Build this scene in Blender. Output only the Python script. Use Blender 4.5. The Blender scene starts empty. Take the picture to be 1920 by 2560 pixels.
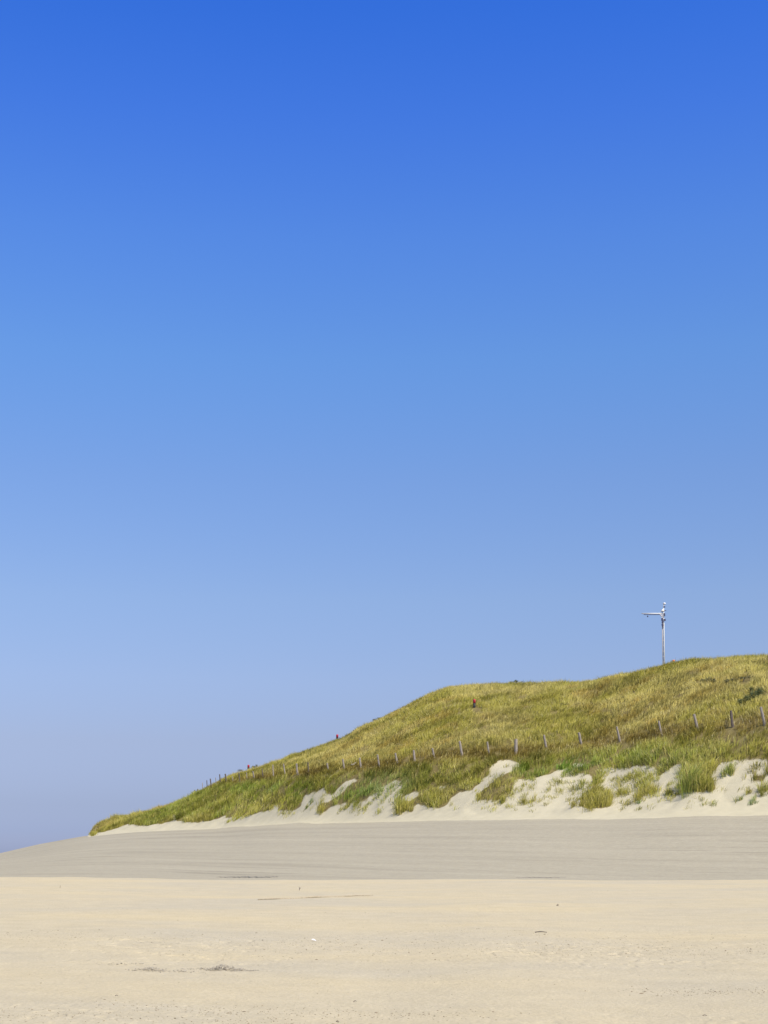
import bpy, math, random
import numpy as np
from mathutils import Vector, Matrix, Quaternion
R = math.radians
rng = np.random.default_rng(11)
random.seed(5)
scene = bpy.context.scene
COL = scene.collection

# ---------------------------------------------------------------- camera
EYE = 1.6
F = 3600.0                      # focal length in photo pixels (1920 x 2560)
TH = math.atan(870 / F)         # upward tilt: horizon at y = 2150
cd = bpy.data.cameras.new('camera'); cam = bpy.data.objects.new('camera', cd); COL.objects.link(cam)
cam.location = (0, 0, EYE); cam.rotation_euler = (R(90) + TH, 0, 0)
cd.sensor_fit = 'VERTICAL'; cd.sensor_height = 36; cd.lens = 36 * F / 2560
cd.clip_start = 0.1; cd.clip_end = 20000
scene.camera = cam
scene.view_settings.view_transform = 'Standard'; scene.view_settings.look = 'None'
scene.view_settings.exposure = 0.30; scene.view_settings.gamma = 1

# ---------------------------------------------------------------- sky and sun
SUN_EL, SUN_AZ = R(50), R(138)      # azimuth clockwise from +Y (the view direction)
w = bpy.data.worlds.new('World'); scene.world = w; w.use_nodes = True
nt = w.node_tree; nt.nodes.clear()
out = nt.nodes.new('ShaderNodeOutputWorld'); bg = nt.nodes.new('ShaderNodeBackground')
sky = nt.nodes.new('ShaderNodeTexSky'); sky.sky_type = 'NISHITA'; sky.sun_disc = False
sky.sun_elevation = SUN_EL; sky.sun_rotation = SUN_AZ
sky.air_density = 1.0; sky.dust_density = 0.6; sky.ozone_density = 3.0; sky.altitude = 0
SKY_S = 0.11
bg.inputs['Strength'].default_value = SKY_S
tc = nt.nodes.new('ShaderNodeTexCoord'); sx = nt.nodes.new('ShaderNodeSeparateXYZ')
ramp = nt.nodes.new('ShaderNodeValToRGB'); mul = nt.nodes.new('ShaderNodeMix')
mul.data_type = 'RGBA'; mul.blend_type = 'MULTIPLY'; mul.inputs['Factor'].default_value = 1
sc2 = nt.nodes.new('ShaderNodeVectorMath'); sc2.operation = 'SCALE'; sc2.inputs['Scale'].default_value = 8.0
nt.links.new(tc.outputs['Generated'], sx.inputs[0]); nt.links.new(sx.outputs['Z'], ramp.inputs[0])
nt.links.new(sky.outputs[0], mul.inputs['A']); nt.links.new(ramp.outputs[0], mul.inputs['B'])
nt.links.new(mul.outputs['Result'], sc2.inputs[0]); nt.links.new(sc2.outputs[0], bg.inputs['Color'])
nt.links.new(bg.outputs[0], out.inputs[0])
SKY_TINT = [(0.0, (0.238, 0.275, 0.500)), (0.0115, (0.236, 0.271, 0.490)), (0.0192, (0.2266, 0.2604, 0.47)), (0.0365, (0.235, 0.2498, 0.41)), (0.0787, (0.3107, 0.2885, 0.3858)), (0.1207, (0.3749, 0.3505, 0.4328)), (0.1752, (0.4114, 0.4044, 0.4782)), (0.2564, (0.3924, 0.4415, 0.5669)), (0.3356, (0.3524, 0.4917, 0.6805)), (0.4112, (0.2934, 0.4717, 0.7881)), (0.482, (0.2127, 0.4191, 0.8722)), (0.5461, (0.1454, 0.3809, 0.9081)), (0.75, (0.34, 0.37, 0.42))]   #SKYTINT
el = ramp.color_ramp.elements
while len(el) > 1: el.remove(el[-1])
el[0].position = SKY_TINT[0][0]; el[0].color = (*[v / 4 for v in SKY_TINT[0][1]], 1)
for p_, c_ in SKY_TINT[1:]:
    e = el.new(p_); e.color = (*[v / 4 for v in c_], 1)

sv = Vector((math.sin(SUN_AZ) * math.cos(SUN_EL), math.cos(SUN_AZ) * math.cos(SUN_EL), math.sin(SUN_EL)))
ld = bpy.data.lights.new('sun', 'SUN'); ld.energy = 4.7; ld.angle = R(0.53); ld.color = (1, .94, .84)
lo = bpy.data.objects.new('sun', ld); COL.objects.link(lo)
lo.rotation_mode = 'QUATERNION'; lo.rotation_quaternion = sv.to_track_quat('Z', 'Y')
lo.location = (60, -40, 80)

# ---------------------------------------------------------------- helpers
def tag(o, label=None, cat=None, group=None, kind=None):
    if label: o['label'] = label
    if cat: o['category'] = cat
    if group: o['group'] = group
    if kind: o['kind'] = kind
    return o

def ray(px, py):
    """direction through a photo pixel, scaled so that its y component is 1"""
    px = np.asarray(px, float); py = np.asarray(py, float)
    cx = (px - 960) / F; cy = (1280 - py) / F
    dy = math.cos(TH) - cy * math.sin(TH); dz = math.sin(TH) + cy * math.cos(TH)
    return cx / dy, dz / dy

def project(X, Y, Z):
    dz = Z - EYE
    fwd = Y * math.cos(TH) + dz * math.sin(TH); up = -Y * math.sin(TH) + dz * math.cos(TH)
    return 960 + F * X / fwd, 1280 - F * up / fwd

def hash2(i, j, seed):
    n = (i.astype(np.int64) * 374761393 + j.astype(np.int64) * 668265263 + seed * 982451653) & 0x7fffffff
    n = ((n ^ (n >> 13)) * 1274126177) & 0x7fffffff
    return ((n ^ (n >> 16)) & 0xffff) / 65535.0

def vnoise(x, y, seed=0):
    i = np.floor(x); j = np.floor(y); u = x - i; v = y - j
    u = u * u * (3 - 2 * u); v = v * v * (3 - 2 * v)
    a = hash2(i, j, seed); b = hash2(i + 1, j, seed); c = hash2(i, j + 1, seed); d = hash2(i + 1, j + 1, seed)
    return (a * (1 - u) + b * u) * (1 - v) + (c * (1 - u) + d * u) * v - .5

def fbm(x, y, seed=0, octv=4, gain=.5):
    s = 0; a = 1
    for k in range(octv):
        s = s + a * vnoise(x * 2 ** k, y * 2 ** k, seed + 7 * k); a *= gain
    return s

def sstep(e0, e1, x):
    t = np.clip((x - e0) / (e1 - e0), 0, 1); return t * t * (3 - 2 * t)

def curve(pts):
    """(photo x, photo y, forward distance) -> functions of a = X/Y giving distance and height"""
    p = np.array(pts, float); a, t = ray(p[:, 0], p[:, 1])
    return lambda q: np.interp(q, a, p[:, 2]), (lambda q: np.interp(q, a, EYE + p[:, 2] * t))

# ---------------------------------------------------------------- terrain
GH = 17      # photo pixels of grass standing over the crest line
SKYL = [(228,2078),(238,2066),(257,2050),(280,2038),(300,2034),(325,2031),(373,2019),(392,2013),(421,2006),(460,1996),(489,1985),
        (499,1975),(518,1964),(538,1952),(557,1941),(576,1932),(615,1921),(644,1916),(682,1902),(711,1894),(725,1884),(750,1879),
        (800,1862),(828,1853),(867,1838),(886,1824),(905,1813),(930,1802),(953,1792),(977,1780),(1005,1766),(1040,1748),(1076,1730),(1100,1720),
        (1126,1713),(1211,1712),(1301,1707),(1422,1704),(1476,1700),(1512,1691),(1571,1681),(1607,1674),(1655,1662),(1691,1654),
        (1721,1648),(1797,1647),(1842,1642),(1920,1641)]
def dcrest(px): return np.interp(px, [-500,0,225,487,800,1000,1250,1700,1920], [190,203,208,214,204,200,190,168,160])
crest_pts = [(-1600,2190,150),(-700,2170,180),(-300,2160,195),(0,2133,203),(100,2110,206),(200,2092,208),(225,2088,208)] + \
            [(x, y + (GH * min(1, (x - 220) / 60) - (4 if x < 330 else 0)) , dcrest(x)) for x, y in SKYL] + [(2100,1640,150),(2600,1650,132),(3800,1700,110)]
crestD, crestZ = curve(crest_pts)
fence_pts = [(-1600,2194,146),(-700,2174,176),(-300,2162.5,191),(0,2134.5,200),(225,2088.6,206),(260,2070,206.5),(330,2047,207),(420,2022,208),(487,1992,206),(506,1982,203),
             (550,1962,197),(600,1954,190),(683,1940,177),(770,1935,168),(859,1922,162),(947,1918,157),(1036,1901,153.5),(1084,1895,152),
             (1154,1888,149),(1222,1884,147),(1290,1885,145),(1364,1874,143.5),(1451,1868,141.5),(1547,1854,139),(1651,1836,134.5),
             (1740,1824,131),(1830,1816,128),(1905,1809,125),(2100,1800,119),(2600,1790,104),(3800,1820,84)]
fenceD, fenceZ = curve(fence_pts)
foot_pts = [(-1600,2200,138),(-700,2180,168),(-300,2166,184),(0,2137,197),(150,2105,195),(225,2091,193),(325,2081,188),(480,2074,176),(560,2072,170),(620,2066,165),
            (680,2062,160),(850,2058,150),(960,2055,143),(1120,2051,134),(1300,2049,127),(1540,2048,120),(1700,2042,116),(1920,2038,112),(2600,2030,98),(3800,2030,80)]
footD, footZ = curve(foot_pts)
berm_pts = [(-1600,2196,50),(0,2194,60),(300,2194,61),(420,2197,60),(540,2200,59),(760,2199,60),(960,2199,61),(1200,2197,61),(1400,2200,60),(1620,2202,60),
            (1920,2198,61),(3800,2190,60)]
bermD, bermZ = curve(berm_pts)

cols_px = np.concatenate([np.linspace(-1500, -60, 90, endpoint=False), np.arange(-60, 1990, 3.5), np.linspace(1990, 3600, 140)])
A = ray(cols_px, 2000)[0]
rows = np.concatenate([np.linspace(3.5, 11, 40, endpoint=False), np.arange(11, 30, .035), np.arange(30, 63, .08), np.arange(63, 100, .4), np.arange(100, 222, .22), np.arange(222, 300, 3)])

def smooth1(v, k):
    ker = np.hanning(k + 2)[1:-1]; ker /= ker.sum()
    return np.convolve(np.pad(v, k // 2, mode='edge'), ker, mode='same')[k // 2:-(k // 2)]

def pchip_cols(KD, KZ, D):
    """monotone cubic through knots KD, KZ (nk x ncol) at D (nr x ncol)"""
    h = KD[1:] - KD[:-1]; d = (KZ[1:] - KZ[:-1]) / h
    m = np.zeros_like(KZ); m[0] = d[0]; m[-1] = d[-1]
    s = d[:-1] * d[1:]
    w1 = 2 * h[1:] + h[:-1]; w2 = h[1:] + 2 * h[:-1]
    with np.errstate(all='ignore'):
        mm = (w1 + w2) / (w1 / d[:-1] + w2 / d[1:])
    m[1:-1] = np.where(s > 0, mm, 0)
    m[6] = d[5]                                  # the bank runs straight up to its top edge
    Z = np.empty_like(D)
    nk = KD.shape[0]; Z[:] = KZ[-1]
    for k in range(nk - 1):
        msk = (D >= KD[k]) & (D < KD[k + 1])
        t = (D - KD[k]) / h[k]
        z = (2*t**3 - 3*t**2 + 1) * KZ[k] + (t**3 - 2*t**2 + t) * h[k] * m[k] + (-2*t**3 + 3*t**2) * KZ[k+1] + (t**3 - t**2) * h[k] * m[k+1]
        Z = np.where(msk, z, Z)
    return Z

def terrain():
    bD, bZ = bermD(A), bermZ(A); fD, fZ = footD(A), footZ(A); nD, nZ = fenceD(A), fenceZ(A); cD, cZ = crestD(A), crestZ(A)
    fZ = smooth1(fZ, 41); fD = smooth1(fD, 61); nD = smooth1(nD, 31); nZ = smooth1(nZ, 15); cD = smooth1(cD, 31); bZ = smooth1(bZ, 61); bD = smooth1(bD, 61)
    o = np.ones_like(A)
    line = (bZ - EYE) / bD                       # sight line slope over the berm
    KD = np.array([2 * o, 12 * o, bD - 12, bD, bD + 9, bD + 17, fD, nD, cD, cD + 9, cD + 26, 300 * o])
    zb = lambda D: bZ - (bD - D) * .0143
    bank0 = EYE + (bD + 17) * line - .10
    KZ = np.array([zb(2), zb(12 * o), zb(bD - 12), bZ, EYE + (bD + 9) * line - .30, bank0, fZ, nZ, cZ, cZ - 1.0, np.maximum(cZ * .45 - 3, -2.2) , -2.5 * o])
    D = np.repeat(rows[:, None], len(A), 1); AA = np.repeat(A[None], len(rows), 0); X = AA * D
    Z = pchip_cols(KD, KZ, D)
    # dune hummocks (fade towards foot, fence and crest so that those lines stay put)
    t1 = sstep(0, 5, D - fD) * sstep(-1, 3, np.abs(D - nD)) * sstep(-1, 3, np.abs(D - cD)) * sstep(215, 235, D * 0 + 222)
    Z = Z + t1 * (.75 * fbm(X / 7, D / 6, 3, 3) + .28 * fbm(X / 1.4, D / 1.4, 9, 3)) * sstep(200, 260, cols_px)[None]
    # low small hummocks of wind-blown sand along the lower slope
    t2 = sstep(1, 6, D - fD) * (1 - sstep(-8, -2, D - nD)) * sstep(300, 600, cols_px)[None]
    Z = Z + t2 * .32 * np.abs(fbm(X / 3.2, D / 4.5, 21, 3))
    # grey bank: long low wind ripples along the slope
    t3 = sstep(8, 16, D - bD) * (1 - sstep(-6, 0, D - fD))
    BV = (D - bD) / (fD - bD) * 40                # position up the bank, the same along each contour
    Z = Z + t3 * (.028 * fbm(X / 22 + 3, BV / 1.1, 31, 3) + .05 * fbm(X / 30, BV / 6, 33, 2) + .012 * fbm(X / .9, D / .5, 35, 2))
    # beach in front: gentle swells, trampled bands with footprints, fine unevenness
    t4 = 1 - sstep(-2, 10, D - bD)
    Z = Z + np.exp(-((D - bD) / 4.5) ** 2) * .045 * fbm(X / 2.6, D / 4 + 2, 15, 4)
    near = t4 * (1 - sstep(-14, 0, D - bD))
    Z = Z + near * (.05 * fbm(X / 9, D / 4, 41, 2))
    tramp = np.clip(np.exp(-((D - 22.5 - X * .05) / 3.2) ** 2) + .9 * np.exp(-((D - 13.2) / 1.3) ** 2) + .35 * np.exp(-((D - 33) / 5) ** 2), 0, 1)
    tramp = tramp * (.45 + 1.1 * sstep(-.2, .35, fbm(X / 3, D / 2, 47, 3)))
    pits = np.clip(vnoise(X / .12, D / .16, 51) - .18, 0, 1) * 3 - np.clip(vnoise(X / .10 + 9, D / .11, 53) - .2, 0, 1) * 2
    Z = Z - near * tramp * .020 * pits
    Z = Z + t4 * (.006 * fbm(X / .5, D / .5, 57, 4) + .0022 * vnoise(X / .05, D / .06, 59)) * (1 - .6 * sstep(30, 60, D))
    Z = Z + t4 * .018 * fbm(X / 3.5, D / 3, 61, 3) * sstep(2, 12, bD - D)
    return AA, D, X, Z, fD, nD, cD, tramp * near, BV

AA, DD, XX, ZZ, fDc, nDc, cDc, TR, BV = terrain()
# the bare hump of sand below the thick post, and the heap under the dried wrack
def bump(px0, D0, rx, ry, h):
    global ZZ
    a0 = ray(px0, 2000)[0]; ZZ = ZZ + h * np.exp(-((XX - a0 * D0) / rx) ** 2 - ((DD - D0) / ry) ** 2)
bump(1268, 138.5, 1.9, 2.2, .7)
bump(1640, 131, 2.2, 2.5, .22); bump(1350, 135, 2.5, 2.0, .25); bump(1850, 121, 2.4, 2.4, .3); bump(800, 158, 3, 3, .3); bump(640, 170, 3, 3, .25)
bump(1745, 121.5, 2.2, 3.0, .4); bump(1490, 127, 2.2, 2.4, .3)

def height(X, Y):
    X = np.asarray(X, float); Y = np.asarray(Y, float); a = X / Y
    ci = np.clip(np.searchsorted(A, a) - 1, 0, len(A) - 2); ri = np.clip(np.searchsorted(rows, Y) - 1, 0, len(rows) - 2)
    u = np.clip((a - A[ci]) / (A[ci + 1] - A[ci]), 0, 1); v = np.clip((Y - rows[ri]) / (rows[ri + 1] - rows[ri]), 0, 1)
    return (ZZ[ri, ci] * (1 - u) + ZZ[ri, ci + 1] * u) * (1 - v) + (ZZ[ri + 1, ci] * (1 - u) + ZZ[ri + 1, ci + 1] * u) * v

_D = np.concatenate([np.arange(8, 63, .02), np.arange(63, 225, .05)])
def hit(px, py, dmin=0):
    """first point of the ground seen through a photo pixel"""
    a, t = ray(px, py); d = _D[_D > dmin]; z = EYE + d * t
    g = height(a * d, d); k = np.nonzero(g >= z)[0]
    k = k[0] if len(k) else int(np.argmin(z - g))
    return Vector((a * d[k], d[k], float(g[k])))

# bare sand in the grass, as outlines over the slope
SAND = [
 # everything below the lowest grass
 [(-400,2300),(-400,2000),(222,2080),(230,2090),(244,2083),(280,2074),(303,2068),(318,2060),(334,2063),(373,2064),(425,2055),(433,2038),(437,2038),(440,2052),(450,2054),(479,2057),(502,2055),
  (542,2048),(560,2040),(575,2050),(596,2053),(632,2040),(650,2031),(677,2026),(680,2012),(690,2012),(693,2034),(704,2040),(725,2036),(747,2022),(757,2008),(760,1990),(775,1984),(800,1976),(812,1970),(814,1980),
  (825,1990),(850,1968),(862,1956),(884,1948),(892,1950),(872,1965),(850,1985),(826,2000),(806,2008),(790,2018),(790,2030),(812,2032),(835,2012),(848,2018),(852,2034),(897,2028),(912,2018),(922,1990),(940,1996),(945,2016),(966,2004),
  (985,1975),(990,1955),(1000,1958),(1000,1985),(985,2010),(992,2032),(1033,2028),(1042,2008),(1072,2019),(1102,2021),(1120,2011),(1128,1996),(1144,1984),(1180,1975),
  (1195,1960),(1212,1946),(1226,1935),(1227,1914),(1247,1902),(1271,1899),(1295,1906),(1309,1916),(1290,1927),(1262,1935),(1240,1946),(1222,1962),(1205,1978),(1193,1984),
  (1188,2006),(1225,2012),(1250,2004),(1270,2006),(1284,1990),(1288,1960),(1300,1952),(1337,1946),(1349,1943),(1385,1931),(1418,1921),(1420,1927),(1395,1942),(1400,1955),(1425,1941),(1450,1937),(1476,1943),(1478,1966),
  (1466,1975),(1450,1992),(1446,2014),(1470,2022),(1510,2020),(1528,2016),(1530,1996),(1560,1994),(1600,1996),(1648,1988),(1640,1966),(1637,1948),(1664,1930),(1691,1913),(1708,1909),
  (1702,1950),(1702,1978),(1740,1982),(1790,1978),(1786,1946),(1776,1932),(1803,1911),(1836,1902),(1872,1898),(1876,1931),(1880,1950),(1900,1956),(1920,1940),(2000,1930),(2100,1900),(2300,1950),(2400,2300)],
 [(1432,1908),(1462,1912),(1458,1922),(1434,1918)],
 [(1516,1926),(1535,1920),(1568,1928),(1562,1944),(1530,1950),(1516,1944)],
 [(1578,1917),(1600,1914),(1622,1926),(1612,1936),(1585,1932)],
 [(1494,1964),(1510,1952),(1545,1950),(1535,1966),(1500,1976)],
 [(1006,1990),(1030,1984),(1044,1975),(1046,1986),(1030,2000),(1010,2002)],
 [(1096,1966),(1112,1964),(1112,1974),(1098,1976)],
 [(1560,1962),(1585,1956),(1600,1965),(1580,1974)],
]
SPARSE = [  # thin grass over bare sand
 [(1284,1950),(1340,1944),(1420,1925),(1480,1940),(1480,1975),(1440,2010),(1380,2022),(1300,2022),(1255,2005),(1280,1980)],
 [(1836,1975),(1920,1955),(2300,1960),(2300,2010),(1930,2012),(1840,2010)],
 [(1500,1920),(1640,1915),(1650,1965),(1600,2004),(1540,2000),(1500,1970)],
 [(985,1950),(1005,1950),(1005,2012),(940,2012),(930,1985)],
 [(840,2012),(960,1996),(970,2036),(840,2040)],
 [(1640,1945),(1700,1915),(1702,1990),(1560,2010),(1600,1990)],
 [(560,2045),(700,2025),(760,2030),(700,2050),(560,2056)],
 [(1800,1905),(1920,1895),(1920,1940),(1800,1925)],
 [(1190,2000),(1290,2000),(1290,2020),(1190,2022)],
]
def inpoly(px, py, poly):
    c = np.zeros(px.shape, bool); n = len(poly); j = n - 1
    for i in range(n):
        xi, yi = poly[i]; xj, yj = poly[j]
        if yi != yj:
            c ^= ((yi > py) != (yj > py)) & (px < (xj - xi) * (py - yi) / (yj - yi) + xi)
        j = i
    return c
def sandmask(px, py, jit=4):
    n1 = fbm(px / 9, py / 7, 71, 3) * jit * 1.6; n2 = fbm(px / 9 + 50, py / 7, 73, 3) * jit
    s = np.zeros(px.shape, bool); t = s.copy()
    for p in SAND: s |= inpoly(px + n1, py + n2, p)
    for p in SPARSE: t |= inpoly(px + n1, py + n2, p)
    return s, t

PX, PY = project(XX, DD, ZZ)
S_, T_ = sandmask(PX, PY)
cover = np.where(S_ | (DD < fDc + .5), 0., np.where(T_, .35, 1.))
cover = np.where(DD > cDc + 14, 1., cover) * (DD > fDc)
for _ in range(2):   # soften
    cover[1:-1, 1:-1] = (cover[1:-1, 1:-1] * 2 + cover[:-2, 1:-1] + cover[2:, 1:-1] + cover[1:-1, :-2] + cover[1:-1, 2:]) / 6
cover = np.where((DD < fDc) , 0, cover)

# ---------------------------------------------------------------- material kit
def new_mat(name):
    m = bpy.data.materials.new(name); m.use_nodes = True; n = m.node_tree; n.nodes.clear()
    o = n.nodes.new('ShaderNodeOutputMaterial'); b = n.nodes.new('ShaderNodeBsdfPrincipled')
    n.links.new(b.outputs[0], o.inputs[0]); b.inputs['Roughness'].default_value = .95
    b.inputs['Specular IOR Level'].default_value = .15
    return m, n, b
def nd(n, t, **k):
    x = n.nodes.new(t)
    for a, v in k.items(): setattr(x, a, v)
    return x
def noise(n, vec, scale, detail=3, rough=.55, dim='3D'):
    x = nd(n, 'ShaderNodeTexNoise'); x.inputs['Scale'].default_value = scale; x.inputs['Detail'].default_value = detail
    x.inputs['Roughness'].default_value = rough; n.links.new(vec, x.inputs['Vector']); return x.outputs['Fac']
def mapv(n, vec, sc):
    x = nd(n, 'ShaderNodeMapping'); x.inputs['Scale'].default_value = sc; n.links.new(vec, x.inputs['Vector']); return x.outputs[0]
def cramp(n, fac, stops, interp='LINEAR'):
    x = nd(n, 'ShaderNodeValToRGB'); x.color_ramp.interpolation = interp; e = x.color_ramp.elements
    e[0].position, e[0].color = stops[0][0], (*stops[0][1], 1) ; e[1].position, e[1].color = stops[-1][0], (*stops[-1][1], 1)
    for p, c in stops[1:-1]: q = e.new(p); q.color = (*c, 1)
    n.links.new(fac, x.inputs[0]); return x.outputs[0]
def mix(n, fac, a, b, mode='MIX'):
    x = nd(n, 'ShaderNodeMix', data_type='RGBA', blend_type=mode)
    for s, v in ((x.inputs['Factor'], fac), (x.inputs['A'], a), (x.inputs['B'], b)):
        if isinstance(v, (int, float)): s.default_value = v
        elif isinstance(v, tuple): s.default_value = (*v, 1)
        else: n.links.new(v, s)
    return x.outputs['Result']
def math_(n, op, a, b=None, clamp=False):
    x = nd(n, 'ShaderNodeMath', operation=op, use_clamp=clamp)
    for i, v in enumerate((a, b)):
        if v is None: continue
        if isinstance(v, (int, float)): x.inputs[i].default_value = v
        else: n.links.new(v, x.inputs[i])
    return x.outputs[0]
g3 = lambda v: (v, v, v)

PALE = (.520, .440, .281)     #PALE
GREY = (.368, .325, .229)     #GREY
def sand_material():
    m, n, b = new_mat('sand')
    pos = nd(n, 'ShaderNodeNewGeometry').outputs['Position']
    zone = nd(n, 'ShaderNodeAttribute', attribute_name='zone').outputs['Fac']      # 0 beach, 1 grey bank, 2 dune
    cov = nd(n, 'ShaderNodeAttribute', attribute_name='cover').outputs['Fac']
    tramp = nd(n, 'ShaderNodeAttribute', attribute_name='tramp').outputs['Fac']
    # pale dry sand: broad tone patches, finer mottling, grains
    big = noise(n, mapv(n, pos, (.12, .22, .1)), 1.0, 4)
    mid = noise(n, pos, 1.7, 5, .6)
    fine = noise(n, pos, 26, 3, .7)
    pale = mix(n, cramp(n, big, [(.36, g3(0)), (.66, g3(1))]), tuple(c * f for c, f in zip(PALE, (.93, .95, 1.02))), tuple(c * f for c, f in zip(PALE, (1.05, 1.03, .985))))
    pale = mix(n, 1.0, pale, cramp(n, mid, [(.3, g3(.95)), (.7, g3(1.05))]), 'MULTIPLY')
    pale = mix(n, 1.0, pale, cramp(n, fine, [(.3, g3(.88)), (.7, g3(1.10))]), 'MULTIPLY')
    # fine dark shell and plant crumbs, gathered in the trampled bands
    crumbs = noise(n, mapv(n, pos, (9, 14, 9)), 2.4, 4, .75)
    thr = math_(n, 'SUBTRACT', .76, math_(n, 'MULTIPLY', tramp, .12))
    cm = math_(n, 'MULTIPLY', math_(n, 'SUBTRACT', crumbs, thr), 14, True)
    pale = mix(n, math_(n, 'MULTIPLY', cm, .55), pale, (.22, .18, .12))
    # grey bank: coarse grey shell sand with long darker streaks lying along the slope
    bk = nd(n, 'ShaderNodeCombineXYZ'); sp = nd(n, 'ShaderNodeSeparateXYZ'); n.links.new(pos, sp.inputs[0]); n.links.new(sp.outputs['X'], bk.inputs['X'])
    n.links.new(nd(n, 'ShaderNodeAttribute', attribute_name='bank').outputs['Fac'], bk.inputs['Y']); bk = bk.outputs[0]
    st = noise(n, mapv(n, bk, (.04, .55, .0)), 1.0, 6, .62)
    st2 = noise(n, mapv(n, bk, (.07, 1.7, .0)), 1.0, 4, .6)
    mot = noise(n, mapv(n, pos, (.8, 1.2, .8)), 2.2, 5, .7)
    gr = mix(n, 1.0, GREY, cramp(n, st, [(.34, g3(.88)), (.43, g3(.97)), (.60, g3(1.03)), (.72, g3(1.09))]), 'MULTIPLY')
    gr = mix(n, 1.0, gr, cramp(n, st2, [(.30, g3(.78)), (.39, g3(1)), (.7, g3(1.04))]), 'MULTIPLY')
    gr = mix(n, 1.0, gr, cramp(n, mot, [(.3, g3(.92)), (.7, g3(1.07))]), 'MULTIPLY')
    gr = mix(n, 1.0, gr, cramp(n, noise(n, mapv(n, pos, (3, 5, 3)), 1.6, 2, .8), [(.3, g3(.9)), (.7, g3(1.08))]), 'MULTIPLY')
    # dune sand, a touch whiter and pinker
    du = mix(n, 1.0, tuple(c * f for c, f in zip(PALE, (1.0, 1.05, 1.10))), cramp(n, noise(n, pos, .9, 5, .65), [(.3, g3(.93)), (.7, g3(1.05))]), 'MULTIPLY')
    litter = cramp(n, noise(n, pos, 1.1, 5, .7), [(.3, (.13, .095, .035)), (.55, (.21, .165, .06)), (.7, (.27, .22, .09))])
    cn = math_(n, 'ADD', cov, math_(n, 'MULTIPLY', math_(n, 'SUBTRACT', noise(n, pos, 2.0, 4, .6), .5), .9))
    du = mix(n, cramp(n, cn, [(.45, g3(0)), (.75, g3(1))]), du, litter)
    wob = math_(n, 'MULTIPLY', math_(n, 'SUBTRACT', noise(n, mapv(n, pos, (.25, .25, .25)), 1.0, 5, .6), .5), .9)
    zz = math_(n, 'ADD', zone, wob)
    f1 = cramp(n, zone, [(.48, g3(0)), (.52, g3(1))])
    f2 = cramp(n, math_(n, 'MULTIPLY', math_(n, 'ADD', zz, 0), .5), [(.745, g3(0)), (.765, g3(1))])
    c = mix(n, f1, pale, gr); c = mix(n, f2, c, du)
    n.links.new(c, b.inputs['Base Color'])
    bp = nd(n, 'ShaderNodeBump'); bp.inputs['Strength'].default_value = .8; bp.inputs['Distance'].default_value = .02
    hsum = math_(n, 'ADD', math_(n, 'MULTIPLY', fine, .5), math_(n, 'ADD', noise(n, pos, 7, 5, .65), crumbs))
    n.links.new(hsum, bp.inputs['Height']); n.links.new(bp.outputs[0], b.inputs['Normal'])
    return m
M_SAND = sand_material()

def grid_object(name, r0, r1, keep, zone):
    """cut faces keep[r, c] (r0..r1) out of the terrain lattice into one sheet"""
    nc = len(A); k = keep[r0:r1 - 1, :-1]
    rr, cc = np.nonzero(k); rr = rr + r0
    q = np.stack([rr * nc + cc, rr * nc + cc + 1, (rr + 1) * nc + cc + 1, (rr + 1) * nc + cc], 1)
    used, inv = np.unique(q, return_inverse=True); q = inv.reshape(q.shape)
    ri, ci = used // nc, used % nc
    co = np.stack([XX[ri, ci], DD[ri, ci], ZZ[ri, ci]], 1)
    me = bpy.data.meshes.new(name); me.vertices.add(len(co)); me.vertices.foreach_set('co', co.astype(np.float32).ravel())
    me.loops.add(q.size); me.loops.foreach_set('vertex_index', q.astype(np.int32).ravel())
    me.polygons.add(len(q)); me.polygons.foreach_set('loop_start', np.arange(0, q.size, 4, dtype=np.int32))
    me.polygons.foreach_set('loop_total', np.full(len(q), 4, np.int32))
    me.polygons.foreach_set('use_smooth', np.ones(len(q), bool))
    for an, arr in (('zone', zone), ('cover', cover), ('tramp', TR), ('bank', BV)):
        at = me.attributes.new(an, 'FLOAT', 'POINT'); at.data.foreach_set('value', arr[ri, ci].astype(np.float32))
    me.update(); me.validate(); me.materials.append(M_SAND)
    o = bpy.data.objects.new(name, me); COL.objects.link(o); o['kind'] = 'structure'; return o

bDc = bermD(A)
zone = np.where(DD < bDc + 5, 0., 1. + np.clip((DD - fDc) / 3.0, -.5, .5) + .5 * 0)
zone = np.where(DD < bDc + 5, 0., np.clip(1.5 + (DD - fDc) / 4.0, 1.0, 2.0))
left = 1 - sstep(215, 232, cols_px)                  # the grey sand runs right up to the skyline at the far left
zone = np.where((DD >= bDc + 5), zone * (1 - left[None]) + 1.0 * left[None], zone)
grid_object('beach', 0, len(rows), DD < bDc + 5, zone)
grid_object('sand_bank', 0, len(rows), (DD >= bDc + 5) & (DD < fDc), zone)
grid_object('dune', 0, len(rows), DD >= fDc, zone)

# far ground out to the horizon
me = bpy.data.meshes.new('ground'); S = 9000
me.from_pydata([(-S, -S, -.35), (S, -S, -.35), (S, S, -.35), (-S, S, -.35)], [], [(0, 1, 2, 3)]); me.materials.append(M_SAND)
g = bpy.data.objects.new('ground', me); COL.objects.link(g); g['kind'] = 'structure'

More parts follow.
